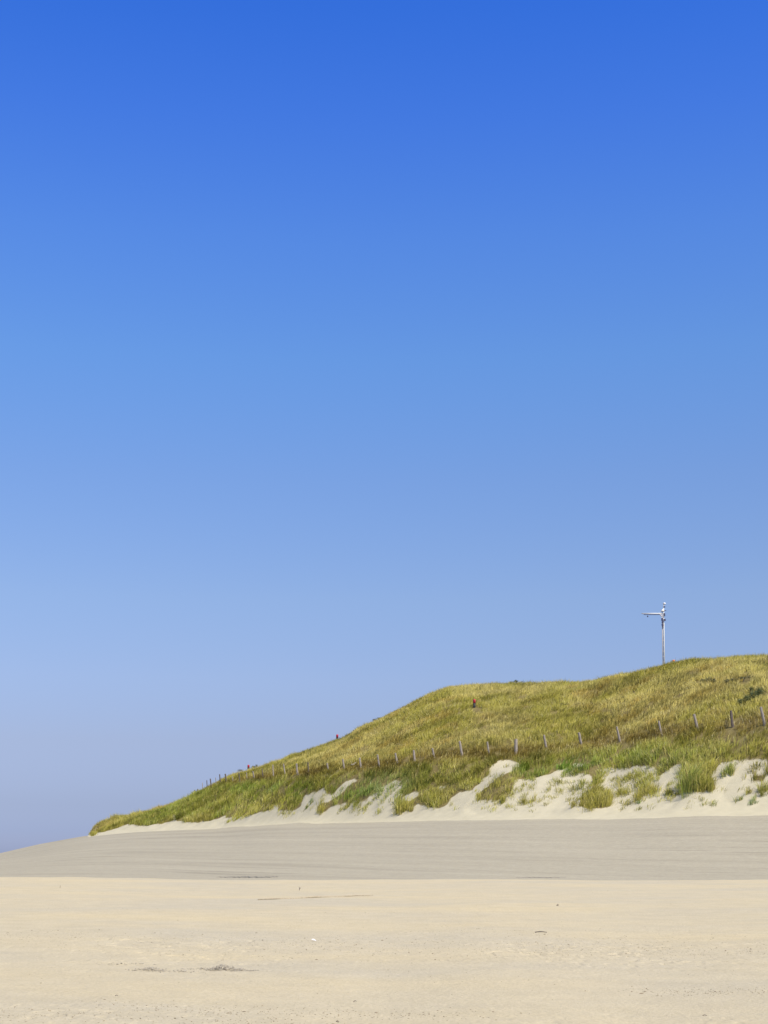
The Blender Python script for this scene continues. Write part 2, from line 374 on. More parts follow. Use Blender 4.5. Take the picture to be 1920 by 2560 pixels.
# ---------------------------------------------------------------- grass
def grass_material(name, trans=.30):
    m = bpy.data.materials.new(name); m.use_nodes = True; n = m.node_tree; n.nodes.clear()
    o = n.nodes.new('ShaderNodeOutputMaterial'); a = nd(n, 'ShaderNodeAttribute', attribute_name='tone')
    d = nd(n, 'ShaderNodeBsdfDiffuse'); t = nd(n, 'ShaderNodeBsdfTranslucent'); mx = nd(n, 'ShaderNodeMixShader'); mx.inputs[0].default_value = trans
    gn = nd(n, 'ShaderNodeNewGeometry'); ad = nd(n, 'ShaderNodeVectorMath', operation='ADD'); ad.inputs[1].default_value = (.15, -.2, 1.3)
    nm = nd(n, 'ShaderNodeVectorMath', operation='NORMALIZE'); n.links.new(gn.outputs['Normal'], ad.inputs[0]); n.links.new(ad.outputs[0], nm.inputs[0])
    n.links.new(nm.outputs[0], d.inputs['Normal'])
    gl = nd(n, 'ShaderNodeBsdfGlossy'); gl.inputs['Roughness'].default_value = .45; gl.inputs['Color'].default_value = (.6, .6, .55, 1)
    m2 = nd(n, 'ShaderNodeMixShader'); m2.inputs[0].default_value = .05
    n.links.new(a.outputs['Color'], d.inputs['Color']); n.links.new(a.outputs['Color'], t.inputs['Color'])
    n.links.new(d.outputs[0], mx.inputs[1]); n.links.new(t.outputs[0], mx.inputs[2])
    n.links.new(mx.outputs[0], m2.inputs[1]); n.links.new(gl.outputs[0], m2.inputs[2]); n.links.new(m2.outputs[0], o.inputs[0])
    return m
M_GRASS = grass_material('marram_blades'); M_LEAF = grass_material('shrub_leaves', .2)

def blades_mesh(name, root, L, W, lean, tone, mat, tipdark=None):
    """root Nx3, L, W N, lean Nx2 horizontal reach of the tip as a share of L, tone Nx3"""
    N = len(root); th = rng.uniform(0, math.pi, N)
    wv = np.stack([np.cos(th), np.sin(th) * .6, np.zeros(N)], 1) * (W / 2)[:, None]
    lv = np.concatenate([lean, np.zeros((N, 1))], 1) * L[:, None]
    mag = np.clip(np.linalg.norm(lean, axis=1), 0, .95); upt = np.sqrt(1 - .75 * mag ** 2) * L
    up = np.array([0, 0, 1.0])[None]
    p1 = root + lv * .30 + up * (upt * .58)[:, None]; p2 = root + lv + up * (upt * (1 - .12 * mag))[:, None]
    v = np.stack([root - wv * .8, root + wv * .8, p1 - wv, p1 + wv, p2], 1).reshape(-1, 3)
    b = (np.arange(N) * 5)[:, None]
    loops = np.concatenate([b + np.array([[0, 1, 3, 2]]), b + np.array([[2, 3, 4]])], 1).ravel()
    me = bpy.data.meshes.new(name); me.vertices.add(5 * N); me.vertices.foreach_set('co', v.astype(np.float32).ravel())
    me.loops.add(7 * N); me.loops.foreach_set('vertex_index', loops.astype(np.int32))
    me.polygons.add(2 * N)
    ls = np.stack([np.arange(N) * 7, np.arange(N) * 7 + 4], 1).ravel(); lt = np.tile([4, 3], N)
    me.polygons.foreach_set('loop_start', ls.astype(np.int32)); me.polygons.foreach_set('loop_total', lt.astype(np.int32))
    at = me.attributes.new('tone', 'FLOAT_COLOR', 'POINT')
    c = np.ones((N, 5, 4), np.float32); c[:, :, :3] = tone[:, None, :]
    at.data.foreach_set('color', c.ravel())
    me.update(); me.materials.append(mat)
    return me

# albedo palette  #PALETTE
STRAW = np.array([.455, .380, .105]); OLIVE = np.array([.300, .268, .038]); GREEN = np.array([.110, .185, .012])
BLUEG = np.array([.200, .260, .080]); BROWN = np.array([.245, .165, .024]); LIME = np.array([.310, .300, .042]); DARK = np.array([.10, .085, .015])

def lerp(a, b, t): return a + (b - a) * np.asarray(t)[:, None]
def tone_at(X, Y, px, py):
    a = X / Y; df = Y - np.interp(a, A, nDc)
    n1 = fbm(X / 6 + 11, Y / 7, 81, 3); n2 = fbm(X / 2.2, Y / 2.6 + 5, 83, 3); n3 = fbm(X / 14, Y / 16, 85, 2)
    t = np.tile(OLIVE, (len(X), 1))
    t = lerp(t, STRAW, sstep(-.25, .45, n1 + .3 * n2))
    t = lerp(t, BROWN * 1.2, .7 * sstep(.08, .42, n3 * .45 + n2 * .75 + .25 * fbm(X / 1.2, Y / 1.2, 87, 2)))
    low = df < -1.5
    lowt = lerp(np.tile(OLIVE * .95, (len(X), 1)), LIME, sstep(-.3, .4, n1)); lowt = lerp(lowt, STRAW, .35 * sstep(0, .5, n2)); lowt = lerp(lowt, GREEN, .45 * sstep(.05, .5, n3 - n2 * .5))
    t = np.where(low[:, None], lowt, t)
    # brown band of dead growth along the posts
    band = np.exp(-((df + .2) / 2.3) ** 2) * (.45 + .55 * sstep(-.3, .2, n1)) * sstep(480, 620, px)
    t = lerp(t, BROWN * .62, np.clip(band * 1.15, 0, .92))
    # greener turf just below the posts
    gb = np.exp(-((df + 5.6) / 2.6) ** 2) * (.35 + .65 * sstep(-.3, .25, n2 + .5 * n1))
    gb = gb * np.interp(px, [300, 500, 600, 900, 1000, 1130, 1280, 1330, 1440, 1500, 1700, 1800, 2000], [0, .3, .75, .85, .6, .3, .6, 1.05, 1.0, .6, .45, .2, .35])
    t = lerp(t, GREEN, np.clip(gb, 0, .97)); gsh = np.clip(gb, 0, 1) + .6 * np.clip(band, 0, 1)
    bb = np.exp(-((px - 965) / 60) ** 2 - ((df + 5.2) / 2.2) ** 2); t = lerp(t, BLUEG, np.clip(bb * .8, 0, .8))
    return t, gsh

cr = lambda px: float(crestD(ray(px, 1800)[0]))
MK = hit(1186, 1769, 120)
CLEAR = [(843, cr(843) - .5), (1186, MK.y), (621, cr(621) + .6), (1684.5, cr(1684) - .3)]     # trodden ground round the marker posts
def scatter_grass():
    N = 190000
    X = rng.uniform(-56, 62, N); Y = rng.uniform(105, 224, N); a = X / Y
    ci = np.clip(np.searchsorted(A, a), 1, len(A) - 1)
    ok = (a > A[0]) & (a < .36) & (Y > fDc[ci] + .3) & (Y < cDc[ci] + 7)
    X, Y, ci = X[ok], Y[ok], ci[ok]; Z = height(X, Y); px, py = project(X, Y, Z)
    s, t = sandmask(px, py)
    s |= (px < 226)
    r = rng.random(len(X))
    cl = fbm(X / 1.1, Y / 1.1, 91, 2)
    keep = (~s & ~t) | (t & ~s & (r < .80) & (cl > -.34)) | (t & s & (r < .36) & (cl > -.05)) | (s & (px > 640) & (py < 2030) & (r < np.where(px < 1130, .13, .06)) & (cl > -.02)) | (s & (px > 1250) & (py < 2026) & (r < .16) & (fbm(X / 2, Y / 1.2, 96, 2) > .12))
    keep &= (px < 2330)
    for ex, ed in CLEAR:
        cx_ = ray(ex, 1800)[0] * ed; keep &= ~((np.abs(X - cx_) < .55) & (Y - ed < .4) & (Y - ed > -4.0))
    low = Y - nDc[ci] < -2.5
    thin = fbm(X / 2.5, Y / 2.5, 93, 3)
    keep &= ~(low & (thin > .38) & (r < .75)); gap = fbm(X / .8 + 30, Y / 1.1, 94, 2); keep &= ~((gap < -.17) & (r < .88))
    X, Y, Z, px, py, s, t, ci = [v[keep] for v in (X, Y, Z, px, py, s, t, ci)]
    n = len(X); print('tufts', n)
    tone, gsh = tone_at(X, Y, px, py)
    br = fbm(X / 1.3 + Y * .25, Y / 1.0, 99, 3)
    tone = tone * (1.10 + .15 * rng.standard_normal(n) + .60 * br)[:, None].clip(.45, 1.55)
    sz = .68 + .34 * fbm(X / 2.2, Y / 2.2, 95, 3) + .10 * rng.standard_normal(n)
    df = Y - nDc[ci]
    sz = sz * np.where(df < -2.5, 1.02, .92) * np.where(s, .62, np.where(t, .85, 1)); sz = np.clip(sz, .22, 1.2)
    sz *= np.where((Y > cDc[ci] - 2.5) & (fbm(X / .9, Y / 2, 98, 2) > .1), 1.3, 1); sz *= np.interp(px, [226, 260], [.85, 1])
    la = fbm(X / 3.5, Y / 3.5, 97, 3) * 4.2 + .4; lean0 = np.stack([np.cos(la) * .46, np.sin(la) * .25 - .10], 1)
    K = 14
    idx = np.repeat(np.arange(n), K); M = len(idx)
    off = rng.standard_normal((M, 2)) * .15
    rx = X[idx] + off[:, 0]; ry = Y[idx] + off[:, 1]
    rz = height(rx, ry) - .03
    L = sz[idx] * rng.uniform(.6, 1.25, M); Wd = rng.uniform(.014, .040, M)
    lean = lean0[idx] + off * 1.6 + rng.standard_normal((M, 2)) * .16
    tn = tone[idx] * rng.uniform(.78, 1.25, M)[:, None]
    dead = rng.random(M); tn = np.where((dead < .16 * (1 - .85 * gsh[idx]))[:, None], STRAW * rng.uniform(.8, 1.35, M)[:, None], tn)
    tn = np.where((dead > .955)[:, None], DARK, tn)
    me = blades_mesh('dune_grass', np.stack([rx, ry, rz], 1), L, Wd, lean, np.clip(tn, .01, .8), M_GRASS)
    o = bpy.data.objects.new('dune_grass', me); COL.objects.link(o)
    tag(o, 'olive and straw coloured marram grass covering the dune slope', 'grass', kind='stuff')
scatter_grass()

# separate tufts standing on the open sand
def tuft(px, py, wpx, hpx, tone, label, nb=150):
    p = hit(px, py, 100); s = p.y / F; rad = wpx * s / 2; hgt = hpx * s * 1.05
    nc = max(3, nb // 45); cc = rng.uniform(-.75, .75, (nc, 2)) * rad; ch = rng.uniform(.6, 1.1, nc); ci = rng.integers(nc, size=nb)
    off = cc[ci] + rng.standard_normal((nb, 2)) * .22 * rad; hgt = hgt * ch[ci]
    r = np.stack([off[:, 0], off[:, 1], height(p.x + off[:, 0], p.y + off[:, 1]) - p.z - .04], 1)
    tn = np.clip(tone[None] * rng.uniform(.65, 1.4, nb)[:, None], 0, .8)
    tn = tn * (1 + .3 * (ch[ci] - .85) / .25)[:, None]; tn = np.where((rng.random(nb) < .2)[:, None], STRAW * rng.uniform(.8, 1.25, nb)[:, None], tn)
    me = blades_mesh('grass_tuft', r, hgt * rng.uniform(.6, 1.2, nb), rng.uniform(.014, .034, nb), off / max(rad, .01) * .30 + rng.standard_normal((nb, 2)) * .24 + np.array([[.14, 0]]), tn, M_GRASS)
    o = bpy.data.objects.new('grass_tuft', me); COL.objects.link(o); o.location = p
    tag(o, label, 'grass tuft', 'grass tufts standing apart on the sand slope'); return o
TG = np.array([.205, .235, .035])
tuft(774, 2011, 24, 15, GREEN * .9, 'small dark green grass tuft alone on the sand wedge at the left of the slope', 120)
tuft(801, 2031, 30, 20, OLIVE, 'low olive tuft just below and right of the small dark one', 170)
tuft(1004, 2030, 30, 30, OLIVE, 'rounded olive tuft at the foot of the slope left of the big brown grass mass', 240)
tuft(1252, 2008, 22, 22, LIME * .8, 'yellowish tuft at the lower edge of the grass below the bare sand hump', 150)
tuft(1320, 2004, 40, 22, OLIVE * .9, 'thin dark tuft sprawling on the bare sand right of the hump', 150)
tuft(1432, 2018, 18, 30, OLIVE, 'narrow pale tuft reaching down onto the lower sand at mid slope', 70)
tuft(1494, 2014, 66, 36, OLIVE * .95, 'broad ragged tuft at the sand edge below the fence bend', 380)
tuft(1612, 1990, 60, 34, OLIVE, 'wide low olive tuft left of the sand gully', 420)
tuft(1598, 2008, 16, 10, BLUEG, 'tiny bluish tuft alone on the sand in front of the wide low one', 40)
tuft(1674, 1988, 30, 26, LIME * .85, 'ragged tuft at the mouth of the sand gully', 150)
tuft(1725, 1976, 54, 66, TG, 'tallest dark green tuft on the right, standing between two sand gullies', 620)
tuft(1768, 1972, 44, 44, LIME * .85, 'lighter tuft leaning against the right side of the tallest green tuft', 300)
tuft(1822, 1938, 34, 32, TG * 1.1, 'green tuft alone in the bare sand right of the tallest tuft', 240)
tuft(1848, 2002, 16, 20, BLUEG, 'slender tuft on bare sand near the right edge, leftmost of the low group', 60)
tuft(1884, 2008, 28, 18, BLUEG, 'flat grey-green tuft low on the sand near the right edge', 90)
tuft(1872, 1985, 18, 20, OLIVE, 'small olive tuft above the flat grey-green one', 70)
tuft(1912, 1984, 26, 34, LIME * .8, 'bright tuft cut by the right edge of the view', 160)

# ---------------------------------------------------------------- mesh kit for the built things
class MB:
    def __init__(s): s.v = []; s.f = []
    def add(s, vs, fs):
        b = len(s.v); s.v += [tuple(v) for v in vs]; s.f += [tuple(b + i for i in f) for f in fs]
    def tube(s, pts, rads, n=10, cap=True, wob=0.0):
        pts = [Vector(p) for p in pts]; rings = []
        for i, p in enumerate(pts):
            d = (pts[min(i + 1, len(pts) - 1)] - pts[max(i - 1, 0)]).normalized()
            ref = Vector((0, 1, 0)) if abs(d.y) < .9 else Vector((1, 0, 0))
            u = d.cross(ref).normalized(); v = d.cross(u)
            rings.append([p + (u * math.cos(2 * math.pi * k / n) + v * math.sin(2 * math.pi * k / n)) * rads[i] * (1 + random.uniform(-wob, wob)) for k in range(n)])
        vs = [q for r in rings for q in r]; fs = []
        for i in range(len(pts) - 1):
            for k in range(n): fs.append((i * n + k, i * n + (k + 1) % n, (i + 1) * n + (k + 1) % n, (i + 1) * n + k))
        if cap: fs.append(tuple(range(n))[::-1]); fs.append(tuple((len(pts) - 1) * n + k for k in range(n)))
        s.add(vs, fs)
    def box(s, c, d):
        c = Vector(c); x, y, z = [q / 2 for q in d]; bv = min(x, y, z) * .15
        # chamfered along z
        o = [(-x + bv, -y), (x - bv, -y), (x, -y + bv), (x, y - bv), (x - bv, y), (-x + bv, y), (-x, y - bv), (-x, -y + bv)]
        vs = [c + Vector((a, b, -z)) for a, b in o] + [c + Vector((a, b, z)) for a, b in o]
        s.add(vs, [tuple(range(8))[::-1], tuple(range(8, 16))] + [(k, (k + 1) % 8, 8 + (k + 1) % 8, 8 + k) for k in range(8)])
    def lathe(s, c, prof, n=14):
        c = Vector(c); vs = [c + Vector((r * math.cos(2 * math.pi * k / n), r * math.sin(2 * math.pi * k / n), z)) for r, z in prof for k in range(n)]
        fs = [(i * n + k, i * n + (k + 1) % n, (i + 1) * n + (k + 1) % n, (i + 1) * n + k) for i in range(len(prof) - 1) for k in range(n)]
        fs += [tuple(range(n))[::-1], tuple((len(prof) - 1) * n + k for k in range(n))]
        s.add(vs, fs)
    def build(s, name, mat, parent=None, smooth=False):
        me = bpy.data.meshes.new(name); me.from_pydata(s.v, [], s.f); me.materials.append(mat)
        for p in me.polygons: p.use_smooth = smooth and len(p.vertices) == 4
        me.update(); o = bpy.data.objects.new(name, me); COL.objects.link(o)
        if parent: o.parent = parent
        return o
def empty(name, loc, rot=(0, 0, 0)):
    o = bpy.data.objects.new(name, None); COL.objects.link(o); o.location = loc; o.rotation_euler = rot; o.empty_display_size = .3; return o

def simple_mat(name, col, rough=.8, var=.15, scale=8, spec=.3, stretch=(1, 1, 1)):
    m, n, b = new_mat(name)
    tcn = nd(n, 'ShaderNodeTexCoord').outputs['Object']
    f = noise(n, mapv(n, tcn, stretch), scale, 5, .65)
    c = mix(n, 1.0, col, cramp(n, f, [(.3, g3(1 - var)), (.7, g3(1 + var))]), 'MULTIPLY')
    n.links.new(c, b.inputs['Base Color']); b.inputs['Roughness'].default_value = rough; b.inputs['Specular IOR Level'].default_value = spec
    bp = nd(n, 'ShaderNodeBump'); bp.inputs['Strength'].default_value = .3; bp.inputs['Distance'].default_value = .01
    n.links.new(f, bp.inputs['Height']); n.links.new(bp.outputs[0], b.inputs['Normal'])
    return m
M_POST = simple_mat('weathered_wood', (.30, .255, .205), .9, .28, 5, .1, (6, 6, 1))
M_POST2 = simple_mat('darker_weathered_wood', (.13, .105, .085), .9, .3, 5, .1, (6, 6, 1))
M_RED = simple_mat('red_paint', (.46, .028, .05), .5, .12)
M_BLACK = simple_mat('black_paint', (.025, .025, .03), .6, .2)
M_ORANGE = simple_mat('orange_paint', (.75, .22, .08), .6, .12)
M_WHITE = simple_mat('white_paint', (.66, .66, .63), .5, .06)
M_STEEL = simple_mat('galvanised_steel', (.52, .48, .45), .6, .12, 6)
M_CREAM = simple_mat('cream_painted_steel', (.78, .75, .63), .5, .08, 6)
M_DKSTEEL = simple_mat('dark_fittings', (.06, .06, .11), .5, .2)
M_STICK = simple_mat('driftwood', (.37, .31, .21), .9, .25, 12, .1)
M_TWIG = simple_mat('dark_twig', (.12, .10, .08), .9, .2)
M_SHELL = simple_mat('bleached_shell', (.80, .77, .72), .5, .06, 30)

# ---------------------------------------------------------------- fence posts
# (x at base, y at base, x at top, y at top, radius m, dark?)
POSTS = [
 (489,1990,487,1975,.07,1),(496,1984,494,1973,.08,1),(507,1974,506,1957,.05,0),(519,1966,517,1951,.06,1),(529,1960,526,1947,.09,1),(541,1958,539,1944,.05,0),
 (552,1956,549,1936,.08,1),(567,1960,563,1935,.10,1),(583,1957,581,1941,.06,0),(600,1953,597,1933,.08,1),(618,1951,616,1931,.05,0),(636,1950,632,1928,.09,0),
 (658,1945,655,1922,.07,1),(684,1938,682,1912,.07,0),(713,1939,709,1910,.08,0),(744,1939,741,1909,.12,0),(772,1934,770,1906,.07,1),(821,1926,818,1908,.09,0),
 (861,1920,857,1898,.10,0),(903,1912,899,1895,.11,0),(949,1917,944,1887,.09,0),(994,1910,988,1883,.11,0),(1037,1898,1034,1876,.11,0),(1086,1893,1081,1871,.10,0),
 (1156,1888,1149,1853,.12,0),(1223,1884,1218,1855,.09,0),(1290,1886,1290,1848,.17,0),(1367,1874,1360,1838,.11,0),(1455,1868,1447,1832,.13,0),(1550,1854,1542,1817,.10,0),
 (1654,1836,1647,1803,.10,0),(1745,1824,1735,1786,.12,0),(1832,1818,1827,1777,.12,1),(1912,1810,1902,1768,.12,0)]
ORD = ['', 'first', 'second', 'third', 'fourth', 'fifth', 'sixth', 'seventh', 'eighth', 'ninth', 'tenth', 'eleventh', 'twelfth', 'thirteenth', 'fourteenth', 'fifteenth',
       'sixteenth', 'seventeenth', 'eighteenth', 'nineteenth', 'twentieth', 'twenty-first', 'twenty-second', 'twenty-third', 'twenty-fourth', 'twenty-fifth', 'twenty-sixth']
THICK = 26
def atD(px, py, D):
    a, t = ray(px, py); return Vector((a * D, D, EYE + D * t))
for i, (bx, by, tx, ty, r, dk) in enumerate(POSTS):
    D = float(fenceD(ray(bx, by)[0])) - .35
    a = ray(bx, by)[0]; base = Vector((a * D, D, float(height(a * D, D))))
    top = atD(tx, ty, D + random.uniform(-.12, .12))
    ax = top - base; L = ax.length; base2 = base - ax.normalized() * .35
    mb = MB(); n = 6; ts = [k / n for k in range(n + 1)]
    q = top - base2
    loc = [(q * t) + Vector((random.uniform(-.01, .01), random.uniform(-.01, .01), 0)) for t in ts] + [q + ax.normalized() * .02]
    mb.tube(loc, [r * (1.06 - .12 * t) for t in ts] + [r * .55], 9, True, .07)
    o = mb.build('fence_post', M_POST2 if dk else M_POST); o.location = base2
    k = i - THICK
    tone = 'dark weathered' if dk else 'grey weathered'
    if k == 0: lab = 'thickest fence post, pale grey and upright, just above the bare sand hump'
    elif i == 0: lab = 'last short dark fence post at the far left end of the row'
    elif i == len(POSTS) - 1: lab = 'leaning grey fence post nearest the right edge, below the dark bush'
    elif k > 0: lab = '%s leaning fence post, %s to the right of the thick upright post' % (tone, ORD[k])
    elif i < 12: lab = '%s fence post, %s from the far left end of the row' % (tone, ORD[i + 1])
    else: lab = '%s leaning fence post, %s to the left of the thick upright post' % (tone, ORD[-k])
    tag(o, lab, 'fence post', 'wooden posts of the fence line across the dune')
# a short pale broken stub between two posts
p = hit(884, 1916, 120); mb = MB()
mb.tube([(-.30, 0, .12), (0, .02, .22), (.26, 0, .42)], [.09, .10, .07], 8, True, .1)
o = mb.build('broken_post', M_STEEL); o.location = p
tag(o, 'short pale broken post lying tilted in the grass between two fence posts', 'broken post')

# ---------------------------------------------------------------- red-topped marker posts
def marker(px, ybase, ytop, wpx, D, capmat, label, frac=.48, lowmat=None):
    b = atD(px, ybase, D); gz = float(height(b.x, b.y)); top = atD(px, ytop, D).z
    r = wpx * D / F / 2; h = top - gz
    root = empty('marker_post', (b.x, b.y, gz))
    redh = (atD(px, ytop, D).z - atD(px, ybase, D).z) * frac
    m1 = MB(); m1.lathe((0, 0, 0), [(r, -.3), (r, h - redh)], 12); m1.build('shaft', lowmat or M_BLACK, root, True)
    m2 = MB(); m2.lathe((0, 0, h - redh), [(r * 1.04, .002), (r * 1.04, redh - .10), (r * .9, redh - .03), (r * .4, redh)], 12); m2.build('painted_top', capmat, root, True)
    tag(root, label, 'marker post', 'marker posts with painted tops on the dune'); return root
marker(843, 1853, 1836, 5.4, cr(843) - .5, M_RED, 'red and black marker post standing against the sky on the left shoulder of the dune')
marker(1186, 1769, 1748, 6.4, MK.y, M_RED, 'red and black marker post in the middle of the grass, right of the first rise')
marker(621, 1925, 1912, 5.0, cr(621) + .6, M_RED, 'small red marker top peeping over the skyline above the far left posts', .6)
marker(1684.5, 1662, 1649.5, 6.2, cr(1684) - .3, M_ORANGE, 'short marker post with a faded orange top just right of the tall mast', .36, M_POST2)

# ---------------------------------------------------------------- mast on the crest
def mast():
    D = 173.0; s = D / F
    base = atD(1658.5, 1668, D); gz = float(height(base.x, base.y)); root = empty('signal_mast', (base.x, base.y, gz - .2))
    P = lambda x, y: atD(x, y, D) - root.location
    lean = lambda x, y0, y1: (P(x, y1), P(x, y0))
    def pole(name, x0, x1, ytop, r, mat):
        m = MB(); t = P(x1, ytop); b = P(x0, 1668); b.z = 0; m.tube([b, b.lerp(t, .5), t], [r, r * .97, r * .92], 12); return m.build(name, mat, root, True)
    pole('pole', 1656.8, 1654.9, 1527, .050, M_STEEL)
    pole('pole', 1660.4, 1658.9, 1507, .055, M_CREAM)
    lad = MB(); b = P(1658.6, 1664) + Vector((0, -.02, 0)); t = P(1656.9, 1532) + Vector((0, -.02, 0))
    lad.tube([b, t], [.028, .028], 6)
    lad.build('cable', M_BLACK, root)
    for k in range(9):
        y = 1655 - k * 13.5; u = (1668 - y) / 140; m = MB(); c = P(1659.3 - 2.3 * u, y) + Vector((0, .0, 0)); m.box(c, (.22, .10, .04)); m.build('bracket', M_STEEL, root)
    arm = MB(); a0 = P(1604, 1533.8); a1 = P(1654, 1533.8)
    arm.tube([a0, a1], [.06, .075], 12); ao = arm.build('arm', M_WHITE, root, True)
    ch = MB(); ch.tube([a0 + Vector((.25, 0, -.14)), a1 + Vector((-.1, 0, -.14))], [.04, .04], 6); ch.build('cable_tray', M_DKSTEEL, ao)
    br = MB(); br.tube([P(1649, 1535.5), P(1655, 1541)], [.06, .06], 8); br.build('brace', M_STEEL, root)
    hg = MB(); q = P(1619, 1536); hg.tube([q, q + Vector((0, 0, -.16))], [.012, .012], 6); hg.lathe(q + Vector((0, 0, -.34)), [(.03, 0), (.08, .05), (.08, .13), (.03, .18)], 10)
    hg.build('hanging_sensor', M_DKSTEEL, ao)
    c1 = MB(); q = P(1656.5, 1527.5); c1.lathe(q, [(.22, -.03), (.24, 0), (.19, .05), (.08, .09), (.06, .2), (.03, .24)], 14); c1.build('lamp_hood', M_CREAM, root, True)
    f1 = MB(); f1.box(P(1661.5, 1526.5), (.36, .2, .05)); f1.build('bracket_plate', M_DKSTEEL, root)
    c2 = MB(); q = P(1661.0, 1509.5); c2.lathe(q, [(.07, -.08), (.17, -.05), (.18, .0), (.16, .08), (.10, .14), (.03, .17)], 14); c2.build('top_dome', M_WHITE, root, True)
    d0 = MB(); q = P(1660.6, 1517.2); d0.lathe(q, [(.10, -.07), (.13, -.03), (.13, .05), (.09, .08)], 12); d0.build('sensor_ring', M_DKSTEEL, root, True)
    for x, y, dx, dz in ((1655.2, 1549, .22, .30), (1656.0, 1555.5, .20, .20), (1656.3, 1562.5, .24, .26), (1656.8, 1567, .16, .14), (1661.8, 1550, .18, .24), (1660.8, 1537, .16, .34)):
        m = MB(); m.box(P(x, y) + Vector((0, -.10, 0)), (dx, .16, dz)); m.build('junction_box', M_DKSTEEL, root)
    tag(root, 'tall slim pale mast with a horizontal arm pointing left, standing on the dune crest', 'mast')
mast()

# ---------------------------------------------------------------- shrubs
def shrub(blobs, label, nper=900, tone=(.045, .060, .022), leaf=.08, group='dark shrubs growing in the dune grass'):
    """blobs: (px, py, rx, rz, D or None) in photo pixels"""
    c0 = None; V = []; ST = []; root = None
    for px, py, rx, rz, D in blobs:
        c = hit(px, py, 105) if D is None else atD(px, py, D)
        if c0 is None:
            c0 = Vector((c.x, c.y, float(height(c.x, c.y)))); root = empty('shrub', c0)
        s = c.y / F; g = float(height(c.x, c.y)); cz = c.z if D is not None else g + rz * s * .7 + .24
        n = int(nper * rx * rz / 200) + 60
        u = rng.standard_normal((n, 3)); u /= np.linalg.norm(u, axis=1)[:, None]; u *= rng.uniform(.35, 1.05, n)[:, None]
        lump = 1 + .35 * fbm(u[:, 0] * 2.5 + 9, u[:, 2] * 2.5, int(px), 3)
        P_ = np.stack([c.x + u[:, 0] * rx * s * lump, c.y + u[:, 1] * rx * s * .7, cz + u[:, 2] * rz * s * lump], 1)
        ok = P_[:, 2] > height(P_[:, 0], P_[:, 1]) + .03; P_ = P_[ok]
        V.append(P_ - np.array(c0)[None])
        for k in range(1):
            e = P_[rng.integers(len(P_))] if len(P_) else np.array(c)
            ST.append(MB()); ST[-1].tube([Vector((c.x, c.y, g - .1)) - c0, (Vector((c.x, c.y, g - .1)).lerp(Vector(e), .6) + Vector((0, 0, .05))) - c0, Vector(e) - c0], [.035, .022, .008], 5)
    V = np.concatenate(V); n = len(V)
    e1 = rng.standard_normal((n, 3)); e1 /= np.linalg.norm(e1, axis=1)[:, None]; e2 = np.cross(e1, rng.standard_normal((n, 3))); e2 /= np.linalg.norm(e2, axis=1)[:, None]
    L = leaf * rng.uniform(.6, 1.3, n)[:, None]
    q = np.stack([V - e1 * L * .5, V + e2 * L * .25, V + e1 * L * .5, V - e2 * L * .25], 1).reshape(-1, 3)
    me = bpy.data.meshes.new('foliage'); me.from_pydata(q.tolist(), [], [tuple(range(4 * i, 4 * i + 4)) for i in range(n)])
    at = me.attributes.new('tone', 'FLOAT_COLOR', 'POINT'); c = np.ones((n, 4, 4), np.float32); c[:, :, :3] = (np.array(tone)[None] * 1.5 * rng.uniform(.5, 1.7, (n, 1)))[:, None, :]
    at.data.foreach_set('color', c.ravel()); me.materials.append(M_LEAF); me.update()
    o = bpy.data.objects.new('foliage', me); COL.objects.link(o); o.parent = root
    for st in ST: st.build('stem', M_TWIG, root)
    tag(root, label, 'shrub', group); return root
shrub([(1852, 1768, 9, 9, None), (1868, 1762, 12, 11, None), (1885, 1754, 14, 13, None), (1900, 1744, 13, 12, None), (1880, 1738, 8, 10, None)],
      'largest dark green shrub in the grass near the right edge above the fence', 1300)
shrub([(1758, 1712, 9, 6, None), (1773, 1711, 11, 8, None), (1785, 1712, 9, 6, None)], 'low dark shrub high on the slope below the crest, left of its neighbour', 1200, (.055, .060, .028))
shrub([(1818, 1712, 9, 5, None), (1835, 1708, 12, 4, None), (1858, 1704, 14, 4, None), (1876, 1702, 10, 4, None)], 'long flat dark shrub high on the slope right of the low one', 1000, (.065, .065, .028))
shrub([(1405, 1768, 7, 3, None), (1418, 1769, 6, 3, None)], 'small dim shrub patch in the grass midway up the middle of the dune', 900, (.07, .07, .03))
gs = 'dark shrub tops on the skyline'
shrub([(1278, 1707, 7, 4, cr(1278) + 1.5), (1290, 1703.5, 6, 4, cr(1290) + 1.5)], 'dark leaning shrub on the skyline, the most upright one above the middle of the dune', 1500, (.045, .055, .035), .10, gs)
shrub([(1224, 1712.5, 9, 3.2, cr(1224) + 1.5)], 'small dark shrub on the skyline left of the upright one', 1500, (.05, .055, .035), .09, gs)
shrub([(1247, 1709.5, 8, 2.5, cr(1247) + 1.5)], 'low brownish shrub on the skyline between two darker ones', 1200, (.08, .07, .04), .09, gs)
shrub([(1322, 1708, 10, 2.2, cr(1322) + 1.5)], 'thin low shrub on the skyline right of the upright one', 1200, (.08, .07, .045), .09, gs)
shrub([(936, 1799.5, 6, 2.5, cr(936) + 1.5), (948, 1795.5, 8, 1.8, cr(948) + 1.5)], 'flat dark shrub on the steep part of the skyline', 1500, (.05, .05, .035), .09, gs)
shrub([(867, 1838.5, 5, 3, cr(867) + 1), (873, 1835.5, 4, 2.5, cr(873) + 1)], 'dark shrub on the skyline just right of the red and black marker', 1700, (.05, .055, .03), .09, gs)
shrub([(634, 1917, 5, 3, cr(634) + 1), (641, 1915, 3.5, 4.5, cr(641) + 1)], 'tiny dark shrub on the skyline just right of the small red marker top', 1700, (.05, .055, .035), .09, gs)
shrub([(601, 1926, 8, 3, cr(601) + 1)], 'tiny dark shrub on the skyline just left of the small red marker top', 1500, (.06, .06, .04), .09, gs)

